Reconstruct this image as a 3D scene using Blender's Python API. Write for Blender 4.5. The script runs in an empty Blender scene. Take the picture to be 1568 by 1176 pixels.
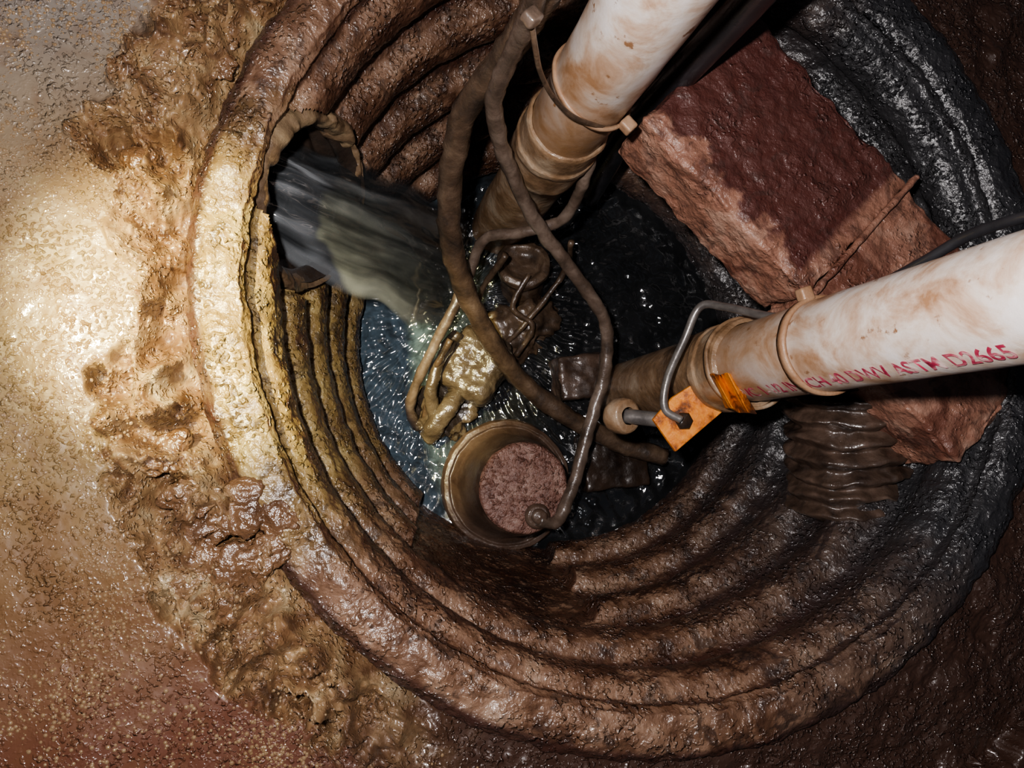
import bpy, math, random
import numpy as np
from mathutils import Vector, Matrix, noise
random.seed(4)
F=1132.0; CX,CY=784.0,588.0
CAMZ=0.40
n_cam=Vector(((530-CX)/F,-(700-CY)/F,-1)).normalized()
Q=n_cam.rotation_difference(Vector((0,0,-1)))
RM=Q.to_matrix()
CAM=Vector((0,0,CAMZ))
def W(px,py,z):
    d=RM@Vector(((px-CX)/F,-(py-CY)/F,-1))
    return CAM+d*((z-CAMZ)/d.z)
sc=bpy.context.scene
cd=bpy.data.cameras.new('camera'); cam=bpy.data.objects.new('camera',cd); sc.collection.objects.link(cam)
cam.matrix_world=Matrix.Translation(CAM)@RM.to_4x4()
cd.sensor_width=36; cd.lens=36*F/1568; cd.clip_start=0.01
sc.camera=cam

# ---------- materials ----------
def ramp(nt,fac,cols,lo=0.3,hi=0.7):
    r=nt.nodes.new('ShaderNodeValToRGB'); e=r.color_ramp.elements; k=len(cols)
    for i,c in enumerate(cols):
        p=lo+(hi-lo)*i/(k-1)
        if i<2: el=e[i]; el.position=p
        else: el=e.new(p)
        el.color=(*c,1)
    nt.links.new(fac,r.inputs['Fac']); return r.outputs['Color']
def noisen(nt,pos,s,d=6,dist=0.0,rg=0.6):
    n=nt.nodes.new('ShaderNodeTexNoise'); n.inputs['Scale'].default_value=s; n.inputs['Detail'].default_value=d; n.inputs['Roughness'].default_value=rg; n.inputs['Distortion'].default_value=dist
    nt.links.new(pos,n.inputs['Vector']); return n.outputs['Fac']
def maprange(nt,v,a,b,c=0.0,d=1.0):
    m=nt.nodes.new('ShaderNodeMapRange'); m.inputs['From Min'].default_value=a; m.inputs['From Max'].default_value=b; m.inputs['To Min'].default_value=c; m.inputs['To Max'].default_value=d
    nt.links.new(v,m.inputs['Value']); return m.outputs['Result']
def mixc(nt,f,a,b):
    mx=nt.nodes.new('ShaderNodeMix'); mx.data_type='RGBA'; nt.links.new(f,mx.inputs['Factor'])
    for s,v in (('A',a),('B',b)):
        if isinstance(v,tuple): mx.inputs[s].default_value=(*v,1)
        else: nt.links.new(v,mx.inputs[s])
    return mx.outputs['Result']
def math2(nt,op,a,b):
    m=nt.nodes.new('ShaderNodeMath'); m.operation=op
    for i,v in enumerate((a,b)):
        if isinstance(v,(int,float)): m.inputs[i].default_value=v
        else: nt.links.new(v,m.inputs[i])
    return m.outputs[0]
def mat(name,cols,scale=12,rough=(0.3,0.6),bumps=((60,0.5,0.002),),metal=0,spec=0.5,coat=0,detail=8,dist=0.4,extra=None,drops=None,crough=0.1,lohi=(0.3,0.7)):
    m=bpy.data.materials.new(name); m.use_nodes=True
    nt=m.node_tree; N=nt.nodes; L=nt.links
    b=N['Principled BSDF']
    geo=N.new('ShaderNodeNewGeometry'); pos=geo.outputs['Position']
    col=ramp(nt,noisen(nt,pos,scale,detail,dist,0.62),cols,*lohi)
    if extra: col=extra(nt,pos,col)
    L.new(col,b.inputs['Base Color'])
    L.new(maprange(nt,noisen(nt,pos,scale*3,5),0.35,0.65,*rough),b.inputs['Roughness'])
    b.inputs['Metallic'].default_value=metal
    b.inputs['Specular IOR Level'].default_value=spec
    b.inputs['Coat Weight'].default_value=coat; b.inputs['Coat Roughness'].default_value=crough
    prev=None
    for (s,st,di) in bumps:
        bp=N.new('ShaderNodeBump'); bp.inputs['Strength'].default_value=st; bp.inputs['Distance'].default_value=di
        L.new(noisen(nt,pos,s,4),bp.inputs['Height'])
        if prev: L.new(prev,bp.inputs['Normal'])
        prev=bp.outputs['Normal']
    if prev: L.new(prev,b.inputs['Normal'])
    if drops:
        for (s,st,di,thr) in drops:
            h=maprange(nt,noisen(nt,pos,s,1.5,0.3,0.5),0.5,0.8)
            mk=maprange(nt,noisen(nt,pos,s*0.1,3),thr,thr+0.15,0.15,1)
            h=math2(nt,'MULTIPLY',h,mk)
            bp=N.new('ShaderNodeBump'); bp.inputs['Strength'].default_value=st; bp.inputs['Distance'].default_value=di
            L.new(h,bp.inputs['Height'])
            if prev: L.new(prev,bp.inputs['Normal'])
            prev=bp.outputs['Normal']
        L.new(prev,b.inputs['Normal'])
    if prev: L.new(prev,b.inputs['Coat Normal'])
    return m
def grad(nt,pos,axis,lo,hi,amt=0.08,ns=9):
    N=nt.nodes; L=nt.links
    d=N.new('ShaderNodeVectorMath'); d.operation='DOT_PRODUCT'; L.new(pos,d.inputs[0]); d.inputs[1].default_value=axis
    v=math2(nt,'ADD',d.outputs['Value'],math2(nt,'MULTIPLY',math2(nt,'SUBTRACT',noisen(nt,pos,ns,6),0.5),amt*4))
    return maprange(nt,v,lo,hi)
def grad_mix(nt,pos,col,c2,axis,lo,hi,amt=0.08,ns=9):
    return mixc(nt,grad(nt,pos,axis,lo,hi,amt,ns),col,c2)
def attr(nt,name):
    a=nt.nodes.new('ShaderNodeAttribute'); a.attribute_name=name; return a.outputs['Fac']

def floor_extra(nt,pos,col):
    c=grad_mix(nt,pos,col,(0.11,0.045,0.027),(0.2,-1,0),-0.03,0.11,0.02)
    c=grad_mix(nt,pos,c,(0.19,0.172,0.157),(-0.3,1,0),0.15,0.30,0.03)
    c=mixc(nt,math2(nt,'MULTIPLY',maprange(nt,noisen(nt,pos,30,8,1.0),0.5,0.66),0.5),c,(0.13,0.065,0.03))
    cr=ramp(nt,noisen(nt,pos,36,8,0.8),[(0.06,0.028,0.014),(0.15,0.082,0.04),(0.25,0.16,0.08),(0.38,0.30,0.18)],0.34,0.70)
    c=mixc(nt,attr(nt,'crust'),c,cr)
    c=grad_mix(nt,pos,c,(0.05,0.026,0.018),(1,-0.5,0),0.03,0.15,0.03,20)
    return c
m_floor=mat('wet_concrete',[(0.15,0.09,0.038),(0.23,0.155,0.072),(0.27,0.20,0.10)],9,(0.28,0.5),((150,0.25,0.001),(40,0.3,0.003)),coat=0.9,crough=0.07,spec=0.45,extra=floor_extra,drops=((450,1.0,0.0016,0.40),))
m_drop=mat('wet_droplets',[(0.18,0.11,0.055),(0.28,0.2,0.12)],9,(0.06,0.10),(),coat=1.0,crough=0.06,spec=1.0)
def basin_extra(nt,pos,col):
    N=nt.nodes
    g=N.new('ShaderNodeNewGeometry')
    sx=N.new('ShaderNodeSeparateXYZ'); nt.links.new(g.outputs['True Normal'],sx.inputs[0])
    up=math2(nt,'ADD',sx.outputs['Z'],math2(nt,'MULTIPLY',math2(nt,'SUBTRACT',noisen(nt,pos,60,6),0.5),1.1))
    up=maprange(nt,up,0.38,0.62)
    left=grad(nt,pos,(-1,0.0,0),-0.05,0.01,0.012,24)
    left=math2(nt,'MULTIPLY',left,grad(nt,pos,(0,-1,0),-0.20,-0.12,0.02,20))
    left=math2(nt,'MULTIPLY',left,grad(nt,pos,(0,1,0),-0.07,0.0,0.015,20))
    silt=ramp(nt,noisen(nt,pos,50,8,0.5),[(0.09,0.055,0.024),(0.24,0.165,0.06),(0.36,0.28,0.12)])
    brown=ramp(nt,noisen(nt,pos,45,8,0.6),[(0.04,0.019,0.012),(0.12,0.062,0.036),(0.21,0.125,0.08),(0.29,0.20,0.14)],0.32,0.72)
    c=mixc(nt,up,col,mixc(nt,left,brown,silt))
    c=mixc(nt,attr(nt,'dark_bands'),c,(0.05,0.021,0.015))  # darker in the rib grooves and along the outer lip edge
    c=mixc(nt,math2(nt,'MULTIPLY',maprange(nt,noisen(nt,pos,70,7,1.0),0.55,0.63),0.6),c,(0.022,0.014,0.012))
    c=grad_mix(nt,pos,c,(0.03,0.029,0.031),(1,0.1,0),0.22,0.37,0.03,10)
    return c
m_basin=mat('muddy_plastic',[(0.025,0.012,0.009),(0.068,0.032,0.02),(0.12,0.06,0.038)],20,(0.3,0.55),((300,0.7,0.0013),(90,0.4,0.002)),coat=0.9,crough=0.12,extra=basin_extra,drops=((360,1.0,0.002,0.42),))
m_crust=mat('mineral_crust',[(0.06,0.028,0.014),(0.15,0.08,0.04),(0.26,0.175,0.095)],36,(0.2,0.45),((260,0.6,0.002),(90,0.6,0.003)),coat=1.0,crough=0.12,drops=((300,0.8,0.002,0.42),))
m_tile=mat('muddy_drain_tile',[(0.04,0.024,0.016),(0.13,0.085,0.05),(0.25,0.185,0.11)],45,(0.25,0.55),((200,0.5,0.002),),coat=0.6)
m_tilein=mat('wet_black_plastic',[(0.012,0.010,0.009),(0.04,0.028,0.021),(0.11,0.075,0.05)],30,(0.2,0.4),((150,0.5,0.002),),coat=0.9)
m_tileb=mat('muddy_corrugated_hose',[(0.03,0.02,0.016),(0.08,0.052,0.038),(0.15,0.10,0.075)],50,(0.25,0.5),((200,0.5,0.0015),),coat=0.6)
def pvc_extra(nt,pos,col):
    c=mixc(nt,maprange(nt,noisen(nt,pos,110,4),0.64,0.70),col,(0.26,0.14,0.075))
    return grad_mix(nt,pos,c,(0.26,0.145,0.07),(0,0,-1),-0.10,0.03,0.035,30)
m_pvc=mat('stained_pvc',[(0.36,0.20,0.11),(0.54,0.39,0.29),(0.67,0.58,0.51),(0.73,0.68,0.65)],34,(0.3,0.5),((150,0.25,0.001),),extra=pvc_extra,coat=0.2,dist=0.5,lohi=(0.33,0.63))
m_cpl=mat('rusty_pvc_coupling',[(0.10,0.055,0.026),(0.24,0.15,0.085),(0.40,0.31,0.22)],42,(0.35,0.6),((180,0.5,0.0015),),coat=0.4)
m_tie=mat('rusty_cable_tie',[(0.22,0.11,0.055),(0.38,0.25,0.16)],60,(0.35,0.6),((180,0.5,0.001),))
m_red=mat('red_print',[(0.36,0.03,0.07),(0.48,0.12,0.16),(0.66,0.48,0.45),(0.7,0.6,0.55)],110,(0.5,0.6),(),lohi=(0.44,0.70))
def brick_extra(nt,pos,col):
    c=mixc(nt,maprange(nt,noisen(nt,pos,22,7,0.6),0.54,0.62),col,(0.16,0.066,0.044))
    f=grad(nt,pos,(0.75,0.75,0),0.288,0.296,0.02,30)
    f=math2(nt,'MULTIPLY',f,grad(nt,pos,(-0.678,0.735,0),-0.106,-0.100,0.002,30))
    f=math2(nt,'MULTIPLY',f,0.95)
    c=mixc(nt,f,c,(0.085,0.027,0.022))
    return mixc(nt,math2(nt,'MULTIPLY',maprange(nt,noisen(nt,pos,60,7,1.0),0.55,0.62),0.5),c,(0.06,0.03,0.024))
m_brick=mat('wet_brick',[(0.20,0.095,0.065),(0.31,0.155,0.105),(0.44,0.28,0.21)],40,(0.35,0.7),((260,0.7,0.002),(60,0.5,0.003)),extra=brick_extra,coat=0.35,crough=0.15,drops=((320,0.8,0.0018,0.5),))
m_cord=mat('muddy_cord',[(0.03,0.022,0.017),(0.085,0.055,0.036),(0.16,0.11,0.073)],50,(0.25,0.5),((250,0.6,0.0012),),coat=0.6)
m_cordg=mat('grey_cord',[(0.045,0.032,0.024),(0.115,0.082,0.062),(0.22,0.17,0.135)],45,(0.25,0.5),((250,0.5,0.001),),coat=0.6)
m_black=mat('black_rubber',[(0.012,0.012,0.013),(0.03,0.03,0.034)],30,(0.25,0.4),((120,0.2,0.001),),coat=0.8,crough=0.2)
m_pump=mat('muddy_cast_iron',[(0.042,0.024,0.017),(0.085,0.053,0.037),(0.125,0.085,0.062)],32,(0.3,0.5),((300,0.5,0.0012),),coat=0.6)
m_cap=mat('rusty_cap',[(0.10,0.045,0.034),(0.19,0.095,0.07),(0.30,0.19,0.15)],80,(0.3,0.55),((500,0.7,0.0015),),coat=0.5,drops=((350,1.0,0.002,0.4),))
m_sludge=mat('wet_sludge',[(0.035,0.025,0.017),(0.08,0.059,0.041),(0.125,0.10,0.072)],44,(0.2,0.42),((90,0.6,0.003),(250,0.4,0.0012)),coat=0.7)
m_orange=mat('rusty_orange_steel',[(0.07,0.028,0.014),(0.30,0.09,0.02),(0.62,0.20,0.03),(0.72,0.28,0.05)],80,(0.4,0.6),((200,0.6,0.0012),),metal=0.0,lohi=(0.34,0.6))
m_steel=mat('dirty_steel',[(0.10,0.09,0.085),(0.28,0.26,0.24)],60,(0.25,0.45),((200,0.3,0.0006),),metal=0.5)
m_dark=mat('dark_mud',[(0.015,0.010,0.008),(0.055,0.035,0.024)],30,(0.2,0.5),((120,0.6,0.002),),coat=0.5)
def water_extra(nt,pos,col):
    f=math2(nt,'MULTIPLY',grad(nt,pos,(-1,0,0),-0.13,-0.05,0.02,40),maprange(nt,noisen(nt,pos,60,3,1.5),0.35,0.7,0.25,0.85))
    return mixc(nt,f,col,(0.12,0.175,0.215))  # bluish highlight on the left water, painted into the base colour
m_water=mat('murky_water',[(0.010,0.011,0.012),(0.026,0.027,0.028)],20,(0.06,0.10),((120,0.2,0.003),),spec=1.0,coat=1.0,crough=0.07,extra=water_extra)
def stream_extra(nt,pos,col):
    return mixc(nt,attr(nt,'streak'),(0.026,0.029,0.031),(0.30,0.32,0.33))
m_stream=mat('rushing_water',[(0.1,0.1,0.1),(0.2,0.2,0.2)],20,(0.08,0.15),(),coat=1.0,crough=0.07,extra=stream_extra,spec=0.8)
_nt=m_stream.node_tree
_nt.links.new(math2(_nt,'MULTIPLY',maprange(_nt,attr(_nt,'streak'),0,1,0.62,0.92),attr(_nt,'soft')),_nt.nodes['Principled BSDF'].inputs['Alpha'])
m_foam=mat('water_foam',[(0.2,0.22,0.24),(0.45,0.48,0.5)],60,(0.1,0.3),((200,0.5,0.001),),coat=1)

# ---------- mesh helpers ----------
def mobj(name,verts,faces,m,parent=None,smooth=True):
    me=bpy.data.meshes.new(name); me.from_pydata([tuple(v) for v in verts],[],faces); me.materials.append(m)
    if smooth: me.polygons.foreach_set('use_smooth',[True]*len(me.polygons))
    me.update()
    o=bpy.data.objects.new(name,me); sc.collection.objects.link(o)
    if parent: o.parent=parent
    return o
def set_attr(o,name,vals):
    a=o.data.attributes.new(name,'FLOAT','POINT'); a.data.foreach_set('value',vals)
def empty(name):
    o=bpy.data.objects.new(name,None); sc.collection.objects.link(o); o.empty_display_size=0.02; return o
def catmull(P,n=10):
    P=[Vector(p) for p in P]; P=[P[0]*2-P[1]]+P+[P[-1]*2-P[-2]]
    out=[]
    for i in range(1,len(P)-2):
        a,b,c,d=P[i-1],P[i],P[i+1],P[i+2]
        for k in range(n):
            t=k/n
            out.append(0.5*((2*b)+(c-a)*t+(2*a-5*b+4*c-d)*t*t+(3*b-a-3*c+d)*t**3))
    out.append(P[-2]); return out
def tube(name,P,r,m,parent=None,segs=14,n=10,rough=0.0,nf=120):
    C=catmull(P,n)
    V=[];Fc=[]
    T=(C[1]-C[0]).normalized(); U=T.orthogonal().normalized()
    for i,c in enumerate(C):
        T=(C[min(i+1,len(C)-1)]-C[max(i-1,0)]).normalized()
        U=(U-T*U.dot(T)).normalized(); B=T.cross(U)
        rr=r(i/(len(C)-1)) if callable(r) else r
        for k in range(segs):
            a=2*math.pi*k/segs; d=U*math.cos(a)+B*math.sin(a)
            p=c+d*rr
            if rough: p=p+d*rough*noise.fractal(p*nf,0.8,2,3)
            V.append(p)
    for i in range(len(C)-1):
        for k in range(segs):
            k2=(k+1)%segs
            Fc.append((i*segs+k,i*segs+k2,(i+1)*segs+k2,(i+1)*segs+k))
    a=len(V); V.append(C[0]); V.append(C[-1])
    for k in range(segs):
        k2=(k+1)%segs; Fc.append((a,k2,k)); o=(len(C)-1)*segs; Fc.append((a+1,o+k,o+k2))
    return mobj(name,V,Fc,m,parent)
def lathe(name,prof,segs,m,mx=None,parent=None,rough=0,nf=80,closed=False,shear=0.0,taper=None):
    mx=mx or Matrix.Identity(4); V=[];Fc=[]
    for (r,z) in prof:
        for k in range(segs):
            a=2*math.pi*k/segs
            rr,zz=(r,z) if taper is None else taper(r,z,a)
            x=rr*math.cos(a); y=rr*math.sin(a)
            p=mx@Vector((x,y,zz-shear*x))
            if rough: p=p+Vector((noise.fractal(p*nf,.8,2,3),noise.fractal(p*nf+Vector((7,3,1)),.8,2,3),noise.fractal(p*nf+Vector((1,9,5)),.8,2,3)))*rough
            V.append(p)
    n=len(prof)
    for i in range(n-1 if not closed else n):
        j=(i+1)%n
        for k in range(segs):
            k2=(k+1)%segs
            Fc.append((i*segs+k,i*segs+k2,j*segs+k2,j*segs+k))
    return mobj(name,V,Fc,m,parent)
def frame(o,z,x=None):
    z=z.normalized(); x=(x-z*x.dot(z)).normalized() if x is not None else z.orthogonal().normalized(); y=z.cross(x)
    M=Matrix((x,y,z)).transposed().to_4x4(); M.translation=o; return M
def refine(prof,n):
    out=[]
    for (a,b) in zip(prof[:-1],prof[1:]):
        for k in range(n): t=k/n; out.append((a[0]*(1-t)+b[0]*t,a[1]*(1-t)+b[1]*t))
    out.append(prof[-1]); return out
import bmesh
def blob(name,c,rad,m,parent=None,amp=0.4,nf=30,seed=0,sub=5,sq=(1,1,1)):
    bm=bmesh.new(); bmesh.ops.create_icosphere(bm,subdivisions=sub,radius=1)
    for v in bm.verts:
        d=v.co.normalized()
        q=Vector((d.x*rad*sq[0],d.y*rad*sq[1],d.z*rad*sq[2]))
        s=1+amp*noise.fractal((q+Vector((seed,seed*2,0)))*nf,0.8,2.1,5)
        v.co=c+q*s
    me=bpy.data.meshes.new(name); bm.to_mesh(me); bm.free(); me.materials.append(m)
    me.polygons.foreach_set('use_smooth',[True]*len(me.polygons))
    o=bpy.data.objects.new(name,me); sc.collection.objects.link(o)
    if parent:o.parent=parent
    return o
def rbox(name,mx,sx,sy,sz,m,parent=None,bev=0.003,rough=0.0012,nf=60,div=26,chip=0.0):
    V=[];Fc=[];h=(sx/2,sy/2,sz/2)
    for ax in range(3):
        for sg in (-1,1):
            a1,a2=[(1,2),(2,0),(0,1)][ax]
            base=len(V)
            for i in range(div+1):
                for j in range(div+1):
                    p=[0,0,0]; p[ax]=sg*h[ax]; p[a1]=(2*i/div-1)*h[a1]; p[a2]=(2*j/div-1)*h[a2]
                    q=Vector([max(-(h[t]-bev),min(h[t]-bev,p[t])) for t in range(3)])
                    d=Vector(p)-q
                    if d.length>1e-9: d=d.normalized()
                    pp=q+d*bev
                    edge=sum(1 for t in range(3) if abs(p[t])>h[t]-bev*1.6)
                    nn=noise.fractal(mx@pp*nf,0.8,2,4)
                    pp=pp+d*rough*nn
                    if edge>=2 and chip: pp-=d*max(0,noise.noise((mx@pp)*45))*chip
                    V.append(mx@pp)
            for i in range(div):
                for j in range(div):
                    a=base+i*(div+1)+j
                    f=(a,a+div+1,a+div+2,a+1); Fc.append(f if sg>0 else f[::-1])
    o=mobj(name,V,Fc,m,parent)
    bm=bmesh.new(); bm.from_mesh(o.data); bmesh.ops.remove_doubles(bm,verts=bm.verts,dist=1e-5); bm.to_mesh(o.data); bm.free()
    return o

# ---------- basin dimensions (least squares through measured rim / waterline points) ----------
def fit(pts,z):
    P=[W(x,y,z) for x,y in pts]
    A=np.array([[2*p.x,2*p.y,1] for p in P]); b=np.array([p.x**2+p.y**2 for p in P])
    s=np.linalg.lstsq(A,b,rcond=None)[0]
    return s[0],s[1],math.sqrt(s[2]+s[0]**2+s[1]**2)
ZW=-0.24
r0=fit([(362,480),(405,300),(470,150),(380,650),(460,800),(600,920),(770,1010),(1000,1050),(1280,1000),(1460,880)],0)
r1=fit([(545,550),(570,650),(620,730),(1060,430),(1010,350),(930,290),(1035,740),(960,790)],ZW)
C0=Vector((r0[0],r0[1],0)); R0=r0[2]; C1=Vector((r1[0],r1[1],0)); R1=r1[2]
def cen(z):
    t=z/ZW; return C0*(1-t)+C1*t
def base_r(z):
    t=z/ZW; t=min(t,1.3); return R0*(1-t)+R1*t

TA=W(480,312,-0.060); ta=(Vector((0.95,-0.36,0))).normalized(); TR=0.050
TB=W(1295,690,-0.085)
SH=0.5
def in_tile(p):
    v=p-TA; a=v.dot(ta)
    rr=TR*(1.13+0.08*noise.noise(p*40))
    return a<0.07 and (v-ta*a).length<rr and p.z<-0.003

# ---------- basin ----------
NT=1000; NZ=360
LIP=0.030
prof=[(LIP+.004,-0.03),(LIP+.004,-0.014),(LIP+.001,-0.004),(LIP-.005,0.0020),(LIP*0.6,0.0042),(0.010,0.0038),(0.003,0.0015),(0.0,-0.004)]
prof2=[]
for i in range(len(prof)-1):
    for k in range(7):
        t=k/7; prof2.append((prof[i][0]*(1-t)+prof[i+1][0]*t,prof[i][1]*(1-t)+prof[i+1][1]*t,0))
NR=5.0
_v=W(735,880,-0.18)-cen(-0.18); flat_a=math.atan2(_v.y,_v.x)
for i in range(NZ+1): prof2.append((0,-0.004-(0.36)*i/NZ,1))
V=[];Fc=[];GR=[]
for (dr,z,kind) in prof2:
    zc=min(z,0); c=cen(zc); br=base_r(zc)
    for k in range(NT):
        a=2*math.pi*k/NT; ca,sa=math.cos(a),math.sin(a)
        g=0.0
        if kind:
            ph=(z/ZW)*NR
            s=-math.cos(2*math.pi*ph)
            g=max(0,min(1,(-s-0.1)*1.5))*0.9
            s=math.copysign(abs(s)**0.4,s)
            amp=0.0145
            da=abs((a-flat_a+math.pi)%(2*math.pi)-math.pi)
            fl=1.0
            if z<-0.105: fl=min(1,max(0,(da-0.33)/0.03))
            off=amp*(-(0.5+0.5*s))*fl - (1-fl)*0.002
            off+=amp*0.5*min(1,(-z)/0.012)
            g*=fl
            r=br+off
        else:
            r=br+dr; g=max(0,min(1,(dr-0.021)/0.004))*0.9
        p=Vector((c.x+r*ca,c.y+r*sa,z))
        n1=noise.fractal(p*70,0.7,2.1,6); n2=noise.noise(p*9+Vector((4,2,8)))
        r2=r+n1*0.0014+n2*0.0022
        zz=z+0.0010*noise.fractal(p*60+Vector((5,5,5)),0.8,2,4)
        if not kind: zz+=-0.004*max(0,noise.noise(p*25))+0.0015*n1
        V.append(Vector((c.x+r2*ca,c.y+r2*sa,zz)))
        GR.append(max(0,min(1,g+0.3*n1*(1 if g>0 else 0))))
for i in range(len(prof2)-1):
    for k in range(NT):
        k2=(k+1)%NT; f=(i*NT+k,i*NT+k2,(i+1)*NT+k2,(i+1)*NT+k)
        if prof2[i][2] and in_tile(V[f[0]]) : continue
        Fc.append(f)
basin=mobj('sump_basin',V,Fc,m_basin); set_attr(basin,'dark_bands',GR)
cb=cen(-0.35)
lathe('basin_bottom',[(0.2,-0.345),(0.1,-0.35),(0.0001,-0.35)],64,m_dark,Matrix.Translation((cb.x,cb.y,0)),parent=basin)
lathe('soil_backfill',[(R0+0.04,-0.012),(R0+0.05,-0.10),(R0+0.02,-0.2),(R1+0.03,-0.37)],128,m_dark,Matrix.Translation((C0.x,C0.y,0)),parent=basin,rough=0.004,nf=30)

# ---------- floor ----------
edge_px=[(245,0),(190,140),(120,215),(170,270),(205,380),(238,470),(180,560),(160,680),(235,840),(300,960),(335,1020),(430,1080),(620,1176),(900,1240),(1300,1240),(1650,1050),(1800,500),(1500,-150),(900,-250),(400,-120)]
pts=[]
for x,y in edge_px:
    p=W(x,y,0); v=p-C0; pts.append((math.atan2(v.y,v.x),math.hypot(v.x,v.y)))
pts.sort(); pa=[p[0] for p in pts]; pr=[p[1] for p in pts]
NTf=1300; NIN=210; NRf=290
rin=R0+LIP-0.001
def fheight(x,y):
    dx,dy=x-C0.x,y-C0.y; r=math.hypot(dx,dy); aa=math.atan2(dy,dx)
    er=float(np.interp(aa,pa,pr,period=2*math.pi))
    p=Vector((x,y,0))
    er+=0.010*noise.fractal(p*40,0.7,2,5)
    t=(r-er)/0.006; t=max(0,min(1,t)); t=t*t*(3-2*t)
    left=max(0,min(1,(-x+0.06)/0.06))
    slab=0.008+0.0016*noise.fractal(p*18,0.8,2,5)
    nz=noise.fractal(p*30+Vector((3,1,2)),0.75,2.1,6)
    rd=1-abs(noise.noise(p*38+Vector((9,1,4))+Vector((nz,nz,0))*0.4)*2)
    rd2=1-abs(noise.noise(p*110+Vector((2,1,7)))*2)
    cr=-0.006+0.017*nz*(0.3+0.7*left)+(0.016*rd+0.0035*rd2)*left
    fade=max(0,min(1,(r-rin)/0.012))
    cr=cr*fade+(-0.008)*(1-fade)
    return slab*t+cr*(1-t),1-t
rs=[rin+0.12*(i/NIN) for i in range(NIN)]+[rin+0.12+1.3*((i/(NRf-NIN))**1.7) for i in range(1,NRf-NIN+1)]
V=[];Fc=[];CR=[]
for r in rs:
    for k in range(NTf):
        a=2*math.pi*k/NTf
        x=C0.x+r*math.cos(a); y=C0.y+r*math.sin(a)
        h,c=fheight(x,y)
        V.append((x,y,h)); CR.append(c)
for i in range(len(rs)-1):
    for k in range(NTf):
        k2=(k+1)%NTf; Fc.append((i*NTf+k,(i+1)*NTf+k,(i+1)*NTf+k2,i*NTf+k2))
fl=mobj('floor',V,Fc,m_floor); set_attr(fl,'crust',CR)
V=[];Fc=[]
def bub(c,r,fz=1.0,n=8):
    b=len(V)
    V.append(c+Vector((0,0,r*fz)))
    rings=(0.45,0.9,1.45)
    for ring in rings:
        for k in range(n):
            a=2*math.pi*k/n; V.append(c+Vector((math.sin(ring)*math.cos(a),math.sin(ring)*math.sin(a),math.cos(ring)*fz))*r)
    for k in range(n):
        k2=(k+1)%n; Fc.append((b,b+1+k,b+1+k2))
        for q in (0,1): Fc.append((b+1+q*n+k,b+1+(q+1)*n+k,b+1+(q+1)*n+k2,b+1+q*n+k2))
random.seed(11)
cnt=0
for i in range(140000):
    x=random.uniform(-0.24,0.08); y=random.uniform(-0.22,0.30)
    cl=noise.noise(Vector((x*25,y*25,5)))
    if random.random()>0.4+cl*0.9: continue
    dx,dy=x-C0.x,y-C0.y
    if math.hypot(dx,dy)<rin+0.02: continue
    h,c=fheight(x,y)
    if c>0.5 and random.random()<0.6: continue
    bub(Vector((x,y,h-0.0001)),0.0003+0.0009*random.random()**2.2,0.7,7); cnt+=1
    if cnt>16000: break
mobj('water_droplets',V,Fc,m_drop,fl)
crust=empty('mineral_crust')
random.seed(7)
cl=[(215,130,24),(255,90,26),(300,60,26),(330,100,20),(240,180,22),(290,150,20),(215,250,18),(262,30,20),(345,60,16),
    (250,700,24),(290,760,26),(330,800,24),(370,790,20),(400,850,26),(350,870,22),(300,830,22),(330,930,20),(375,760,18),(420,800,20),(290,890,18),(360,950,16)]
for i,(x,y,s) in enumerate(cl):
    c=W(x,y,0.002)
    blob('chunk_%d'%i,c,s*0.4/F*1.25,m_crust,crust,amp=0.8,nf=55,seed=i*1.7,sub=5,sq=(1.1,1,0.40))

# ---------- water ----------
cw=C1; NTw=700; NRw=260; V=[];Fc=[]
imp=W(690,470,ZW)
for i in range(NRw):
    r=(R1+0.016)*i/(NRw-1)
    for k in range(NTw):
        a=2*math.pi*k/NTw; x=cw.x+r*math.cos(a); y=cw.y+r*math.sin(a); p=Vector((x,y,0))
        dx,dy=x-imp.x,y-imp.y; d=math.hypot(dx,dy); an=math.atan2(dy,dx)
        h=0.0026*noise.fractal(Vector((x*55,y*55,1)),0.9,2,3)*(0.5+0.9*math.exp(-d/0.07))
        h+=0.0010*math.sin(d*440+3*noise.noise(p*30))*math.exp(-d/0.09)
        h+=0.0024*noise.noise(Vector((d*70,an*24,3)))*min(1,d/0.08)
        V.append((x,y,ZW+h))
for i in range(NRw-1):
    for k in range(NTw):
        k2=(k+1)%NTw; Fc.append((i*NTw+k,(i+1)*NTw+k,(i+1)*NTw+k2,i*NTw+k2))
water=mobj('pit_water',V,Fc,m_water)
V=[];Fc=[]
random.seed(3)
for i in range(320):
    if i<230: c=W(random.gauss(695,14),random.gauss(430,50),ZW+abs(random.gauss(0,0.006)))
    elif i<290: c=W(random.gauss(885,14),random.gauss(780,10),ZW)
    else: c=W(random.gauss(590,25),random.gauss(600,90),ZW)
    bub(c,random.uniform(0.0003,0.0009))
mobj('foam_bubbles',V,Fc,m_foam,water)

# ---------- drain tile ----------
root=empty('drain_tile')
M=frame(TA,ta,Vector((0,0,1))); L_=0.17
pr=[(TR+0.0028*math.cos(2*math.pi*(-L_*i/120)/0.016),-L_*i/120) for i in range(121)]
lathe('tile_outer',pr,120,m_tile,M,root,rough=0.0012,nf=60,shear=SH)
lathe('tile_inner',[(r-0.004,t) for r,t in pr]+[(0.0001,-L_)],120,m_tilein,M,root,rough=0.0012,nf=60,shear=SH)
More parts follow.
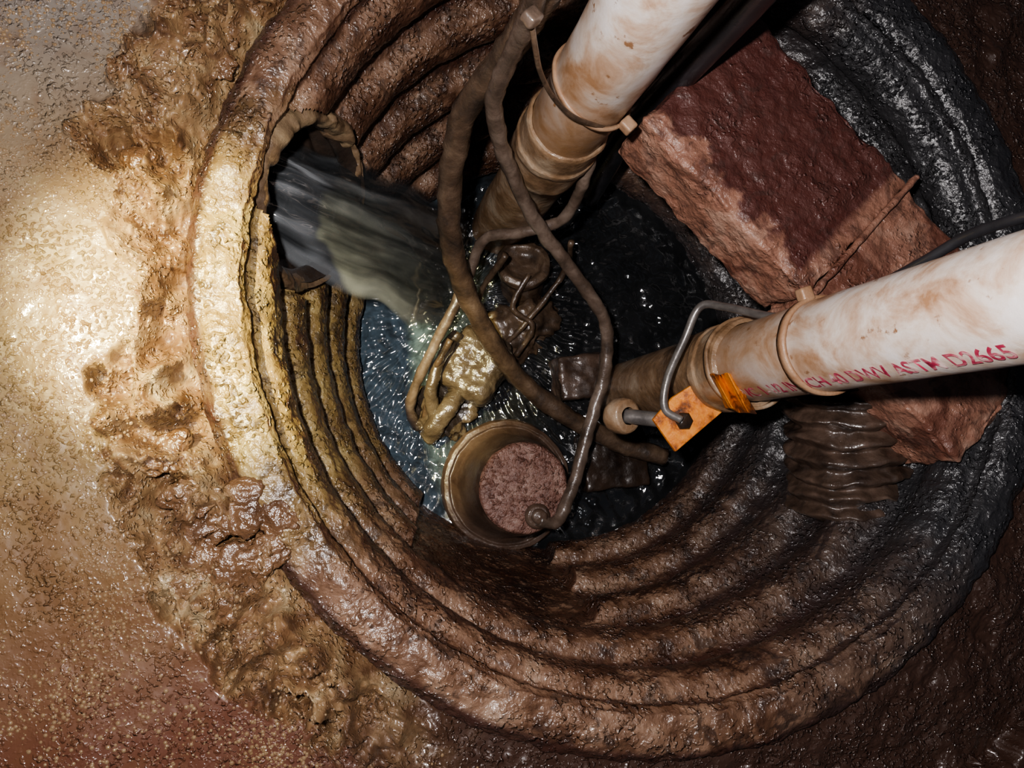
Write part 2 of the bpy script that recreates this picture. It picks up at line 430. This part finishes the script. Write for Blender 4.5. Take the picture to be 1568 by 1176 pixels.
# crust is thick over the crown and sides of the mouth, washed thin at the invert
ring=[(0.0062*math.cos(2*math.pi*i/16),0.012*math.sin(2*math.pi*i/16)) for i in range(16)]
def tp(r,z,a):
    k=0.22+0.78*max(0,min(1,(math.cos(a)+0.75)/0.7))
    return TR+0.0006+r*k,-0.006+z*k
lathe('crusted_mouth',ring,260,m_tile,M,root,rough=0.0032,nf=75,closed=True,shear=SH,taper=tp)
ch=empty('corrugated_hose')
hx=Vector((0.12,-1,-0.25)).normalized(); R_=0.040
pr=[(0.0001,0.052),(R_*0.55,0.050),(R_*0.8,0.045)]+[(R_*(0.93+0.07*min(1,i/25))+0.0042*math.cos(2*math.pi*i/14.0),0.040-0.11*i/110) for i in range(111)]+[(0.0001,-0.07)]
lathe('hose_body',pr,110,m_tileb,frame(TB,hx,Vector((0,0,1))),ch,rough=0.0035,nf=40)

# water stream
V=[];Fc=[];NU=130;NVs=80;ST=[];SO=[]
S0=[W(470,232,-0.070)-ta*0.03,W(445,388,-0.086)-ta*0.03]
mids=[W(588,252,-0.070),W(540,470,-0.084)]
E=[W(718,318,ZW-0.004),W(694,515,ZW-0.004)]
for side in (1,-1):
    for i in range(NU+1):
        u=i/NU
        A=S0[0]*(1-u)**2+2*u*(1-u)*mids[0]+E[0]*u*u
        B=S0[1]*(1-u)**2+2*u*(1-u)*mids[1]+E[1]*u*u
        for j in range(NVs+1):
            v=j/NVs
            wv=v+0.04*noise.noise(Vector((u*2,v*5,4)))*math.sin(math.pi*v)*2
            wv+=(0.07*noise.noise(Vector((u*6,1,2))) if v>0.5 else 0.09*noise.noise(Vector((u*6,5,2))))*(2*v-1)**2
            p=A*(1-wv)+B*wv
            th=0.006*math.sqrt(max(0,1-(2*v-1)**2))+0.0004
            arch=0.016*(1-(2*v-1)**2)
            q=noise.fractal(Vector((u*2.6,v*5,0)),0.9,2,4)
            edge=(2*v-1)**4
            p=p+Vector((0,0,arch*(1-u*0.5)+side*th+0.005*q*(1-edge)))
            V.append(p)
            st=noise.fractal(Vector((u*1.2,v*9,7)),0.7,2,4)
            glint=max(0,noise.noise(Vector((u*6,v*9,3)))-0.05)*1.6*max(0,1-u*1.6)
            ST.append(max(0,min(1,0.12+0.30*st+0.7*max(0,(v-0.82)/0.18)+0.4*max(0,u-0.85)*6*(0.4+st)+glint)))  # lit lower edge and glints are painted into the streak colour
            e=min(v,1-v)/0.12
            SO.append(max(0.0,min(1,e+0.4*noise.noise(Vector((u*5,v*12,9)))))*min(1,(1-u)/0.10+0.05)*min(1,u/0.12))
o=(NU+1)*(NVs+1)
for s in (0,1):
    for i in range(NU):
        for j in range(NVs):
            a=s*o+i*(NVs+1)+j; f=(a,a+1,a+NVs+2,a+NVs+1); Fc.append(f if s else f[::-1])
ws=mobj('water_stream',V,Fc,m_stream); set_attr(ws,'streak',ST); set_attr(ws,'soft',SO)

# ---------- PVC pipes ----------
def pvc(px,py,z,name,zc,rc=0.0278):
    p=W(px,py,z); M=Matrix.Translation((p.x,p.y,0))
    root=empty(name)
    pr=refine([(0.0242,-0.26),(0.0242,0.62)],60)
    lathe('pipe',pr+[(0.0205,0.62),(0.0205,0.5)],64,m_pvc,M,root,rough=0.0003)
    cp=refine([(0.0243,zc+0.001),(rc-0.001,zc),(rc,zc-0.002),(rc,zc-0.022),(rc+0.0012,zc-0.024),(rc+0.0012,zc-0.030),(rc,zc-0.032),(rc,zc-0.06),(rc-0.002,zc-0.062),(rc-0.002,-0.262)],8)
    lathe('coupling',cp,64,m_cpl,M,root,rough=0.0009,nf=70)
    return root,Vector((p.x,p.y,0))
p1,c1=pvc(764,348,ZW,'pvc_discharge_pipe',-0.022,0.0268)
p2,c2=pvc(945,603,ZW,'pvc_discharge_pipe',-0.008)
def tie(c,z,parent,m,tilt=(0,0),r=0.0252,h=0.0022,ang=2.5,nub=True):
    ax=Vector((tilt[0],tilt[1],1)); M=frame(Vector((c.x,c.y,z)),ax,Vector((1,0,0)))
    lathe('cable_tie',[(r-0.001,-h),(r+0.0010,-h),(r+0.0012,h),(r-0.001,h)],64,m,M,parent,closed=True,rough=0.0003)
    if nub:
        d=Vector((math.cos(ang),math.sin(ang),0))
        rbox('tie_head',frame(Vector((c.x,c.y,z))+d*(r+0.003),Vector((0,0,1)),d),0.008,0.007,0.007,m,parent,bev=0.001,rough=0.0003,div=6)
tie(c2,0.062,p2,m_tie,(0.05,0.0),ang=1.9,h=0.003)
tie(c2,-0.012,p2,m_cpl,(0.0,0.1),r=0.0285,nub=False)
tie(c1,0.022,p1,m_tie,(0.35,0.15),ang=-0.8,r=0.0262,h=0.0016)
tube('tie_wire',[W(*q) for q in [(812,22,.105),(820,75,.09),(828,112,.072),(848,150,.052),(880,180,.038),(930,198,.022)]],0.0014,m_cord,p1,segs=8)
rbox('tie_knot',frame(W(814,26,.105),Vector((0.3,0.3,1))),0.009,0.007,0.006,m_cordg,p1,bev=0.0015,rough=0.0008,div=8)
tc=bpy.data.curves.new('t','FONT'); tc.body='PVC 1-1/2 IN SCH 40 DWV ASTM D2665'; tc.size=0.0115; tc.offset=0.0002
to=bpy.data.objects.new('t',tc); sc.collection.objects.link(to)
bpy.context.view_layer.update()
me=bpy.data.meshes.new_from_object(to.evaluated_get(bpy.context.evaluated_depsgraph_get()))
bpy.data.objects.remove(to)
ang0=math.radians(-114)
for v in me.vertices:
    x,y=v.co.x,v.co.y
    a=ang0-y/0.0245
    v.co=(c2.x+0.02475*math.cos(a),c2.y+0.02475*math.sin(a),0.0+x*0.93)
me.materials.clear(); me.materials.append(m_red)
tm=bpy.data.objects.new('pipe_print',me); sc.collection.objects.link(tm); tm.parent=p2

# ---------- bricks ----------
ZT=0.0; TH=0.052
A=W(985,180,ZT);D=W(1480,715,ZT);B=W(1172,35,ZT)
u=(D-A).normalized(); v=Vector((-u.y,u.x,0))
if v.dot(B-A)<0: v=-v
Wd=(B-A).dot(v); Ln=(D-A).length
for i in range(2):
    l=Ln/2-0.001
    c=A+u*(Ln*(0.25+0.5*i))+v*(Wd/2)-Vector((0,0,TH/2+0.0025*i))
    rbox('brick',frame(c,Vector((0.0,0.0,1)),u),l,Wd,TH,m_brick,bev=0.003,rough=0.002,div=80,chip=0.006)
mid=A+u*Ln*0.5
tube('brick_tie_string',[mid-v*0.004-Vector((0,0,.045)),mid-v*0.003+Vector((0,0,-.004)),mid+v*0.004+Vector((0,0,.001)),mid+v*Wd*0.5+Vector((0,0,.001)),mid+v*(Wd-0.002)+Vector((0,0,.002)),mid+v*(Wd+0.006)+Vector((0,0,.003))],0.0022,m_brick,rough=0.001)

# ---------- pump ----------
pump=empty('sump_pump')
pc=W(802,747,-0.17); M=Matrix.Translation((pc.x,pc.y,0))
lathe('motor_housing',refine([(0.057,-0.30),(0.057,-0.232),(0.0555,-0.228),(0.052,-0.227),(0.050,-0.229),(0.044,-0.222),(0.040,-0.20),(0.0375,-0.176),(0.0355,-0.171)],6),72,m_pump,M,pump,rough=0.001)
lathe('motor_cap',refine([(0.0357,-0.176),(0.0357,-0.1695),(0.0345,-0.168),(0.02,-0.167),(0.0001,-0.167)],8),72,m_cap,M,pump,rough=0.0007)
lug=W(822,790,-0.166)
lathe('cord_gland',refine([(0.010,-0.01),(0.010,0.004),(0.008,0.006),(0.006,0.006),(0.006,0.012),(0.0001,0.013)],3),24,m_pump,Matrix.Translation(lug),pump,rough=0.0008)
blob('volute_foot',W(685,632,-0.238),0.022,m_sludge,pump,amp=0.6,nf=45,seed=9,sq=(1.3,1,0.6))
blob('intake',W(800,500,-0.245),0.032,m_cord,pump,amp=0.6,nf=35,seed=5,sq=(1,1,0.6))
lathe('discharge_elbow',refine([(0.019,-0.02),(0.019,0.015),(0.023,0.017),(0.023,0.024),(0.018,0.026),(0.012,0.020),(0.0001,0.020)],4),40,m_cord,frame(W(800,425,-0.225),Vector((-.2,.3,1))),pump,rough=0.0015)
rbox('pump_base',frame(W(935,705,-0.235),Vector((0,0,1)),Vector((1,0.1,0))),0.06,0.05,0.03,m_dark,pump,rough=0.002)
rbox('bracket_block',frame(W(892,578,-0.225),Vector((0,0,1)),Vector((1,0.1,0))),0.05,0.038,0.03,m_tileb,pump,rough=0.002)
fs=empty('float_switch')
rbox('float_body',frame(W(728,560,-0.218),Vector((-0.25,0.1,1)),Vector((0.5,0.9,0))),0.060,0.050,0.034,m_sludge,fs,bev=0.011,rough=0.0028,nf=42,div=44)
tube('float_neck',[W(700,600,-.215),W(690,620,-.212),W(668,650,-.215),W(655,668,-.225)],0.008,m_sludge,fs,rough=0.003,nf=80)
tube('float_arm',[W(700,510,-.205),W(672,555,-.205),W(660,600,-.21),W(668,650,-.22)],0.0055,m_sludge,fs,rough=0.002,nf=80)
for i,(q) in enumerate([[(875,370,-.16),(862,420,-.2),(800,500,-.215),(770,530,-.23)],[(775,390,-.16),(740,440,-.2),(725,480,-.22)],[(810,420,-.19),(785,470,-.20),(815,500,-.205),(790,545,-.22)],[(690,520,-.19),(665,570,-.205),(650,640,-.23)]]):
    tube('rod_%d'%i,[W(*p) for p in q],0.0026,m_cord,pump,segs=10,rough=0.001)

# ---------- cords ----------
tube('power_cord',[W(*p) for p in [(835,-60,.14),(808,30,.075),(775,100,.03),(757,160,0.0),(772,235,-.04),(818,335,-.09),(880,420,-.12),(925,490,-.14),(927,560,-.155),(903,650,-.165),(880,735,-.168),(853,797,-.163),(824,795,-.158)]],0.0052,m_cordg,rough=0.0012)
tube('discharge_hose',[W(*p) for p in [(860,-60,.13),(815,20,.06),(770,90,.02),(715,165,-.02),(692,250,-.06),(688,345,-.1),(703,420,-.13),(745,510,-.16),(795,580,-.19),(865,635,-.2),(945,678,-.21),(1018,700,-.21)]],lambda t:0.0080,m_cord,rough=0.0015,nf=90)
tube('float_cord',[W(*p) for p in [(935,150,.02),(908,225,-.04),(893,280,-.07),(862,335,-.11),(800,356,-.13),(742,366,-.15),(718,420,-.17),(690,480,-.18),(650,560,-.2),(628,620,-.22),(640,660,-.245)]],0.0042,m_cordg,rough=0.001)
tube('black_hose',[W(*p) for p in [(900,300,-.17),(960,200,-.09),(1000,160,-.04),(1075,80,.02),(1150,0,.07),(1235,-100,.13)]],0.010,m_black)
tube('black_cord',[W(*p) for p in [(1700,298,.2),(1568,332,.17),(1485,360,.145),(1415,400,.125),(1345,438,.10),(1288,466,.07)]],0.0024,m_black)
tube('steel_wire',[W(*p) for p in [(1276,482,.062),(1230,486,.045),(1180,485,.025),(1110,470,-.005),(1072,470,-.018),(1048,520,-.025),(1022,580,-.035),(1018,625,-.038),(1043,643,-.036)]],0.0026,m_steel)

# ---------- orange bracket ----------
br=empty('rusty_bracket')
zb=-0.045
def plate(name,pxs,th,m,parent):
    top=[W(*p) for p in pxs]; n=len(top)
    V=top+[p-Vector((0,0,th)) for p in top]
    Fc=[tuple(range(n))[::-1],tuple(range(n,2*n))]+[(i,(i+1)%n,n+(i+1)%n,n+i) for i in range(n)]
    o=mobj(name,V,Fc,m,parent,smooth=False)
    b=o.modifiers.new('b','BEVEL'); b.width=0.0006; b.segments=2
    return o
plate('plate',[(1000,642,zb),(1030,608,zb),(1080,576,zb+.008),(1112,626,zb+.008),(1035,692,zb)],0.003,m_orange,br)
plate('fold',[(1080,576,zb+.008),(1092,571,.002),(1122,625,.002),(1112,626,zb+.008)],0.003,m_orange,br)
plate('saddle',[(1092,571,.002),(1104,574,-.006),(1134,632,-.006),(1122,625,.002)],0.003,m_orange,br)
plate('saddle_rib',[(1104,574,-.006),(1114,570,.008),(1146,632,.008),(1134,632,-.006)],0.003,m_orange,br)
plate('saddle_tab',[(1114,570,.008),(1124,574,.004),(1160,634,.004),(1146,632,.008)],0.003,m_orange,br)
bo=W(1045,645,zb)
lathe('bolt_head',[(0.0001,0.005),(0.005,0.005),(0.0062,0.0035),(0.0062,-0.004)],6,m_dark,Matrix.Translation(bo),br)
lathe('washer',[(0.0001,0.0012),(0.0082,0.0012),(0.0082,-0.001)],32,m_steel,Matrix.Translation(bo),br)
e1=W(1012,643,zb-0.005); e2=W(958,637,-0.065)
tube('rod',[e1,e1.lerp(e2,0.5),e2],0.005,m_steel,br)
ax=(e1-e2)
lathe('nut',refine([(0.005,-0.010),(0.011,-0.010),(0.0122,-0.007),(0.0122,0.0),(0.011,0.003),(0.006,0.003)],3),32,m_cpl,frame(e2,(ax.normalized()+Vector((0,0,1.2)))),br,rough=0.0006)

# ---------- lights ----------
def light(name,kind,loc,energy,color,target=None,**kw):
    l=bpy.data.lights.new(name,kind); l.energy=energy; l.color=color
    for k,vv in kw.items(): setattr(l,k,vv)
    o=bpy.data.objects.new(name,l); sc.collection.objects.link(o); o.location=loc
    if target is not None: o.rotation_euler=(Vector(target)-Vector(loc)).to_track_quat('-Z','Y').to_euler()
    return o
light('flashlight','SPOT',(-0.22,0.10,0.40),54,(1.0,0.88,0.46),W(305,465,0),spot_size=math.radians(26),spot_blend=1.0,shadow_soft_size=0.010)
light('phone_flash','POINT',(-0.04,0.03,0.42),12,(1.0,0.95,0.95),shadow_soft_size=0.008)
w=bpy.data.worlds.new('world'); sc.world=w; w.use_nodes=True
w.node_tree.nodes['Background'].inputs[0].default_value=(0.5,0.55,0.7,1); w.node_tree.nodes['Background'].inputs[1].default_value=0.05
sc.view_settings.view_transform='AgX'
try: sc.view_settings.look='AgX - Medium High Contrast'
except Exception as e: print(e)
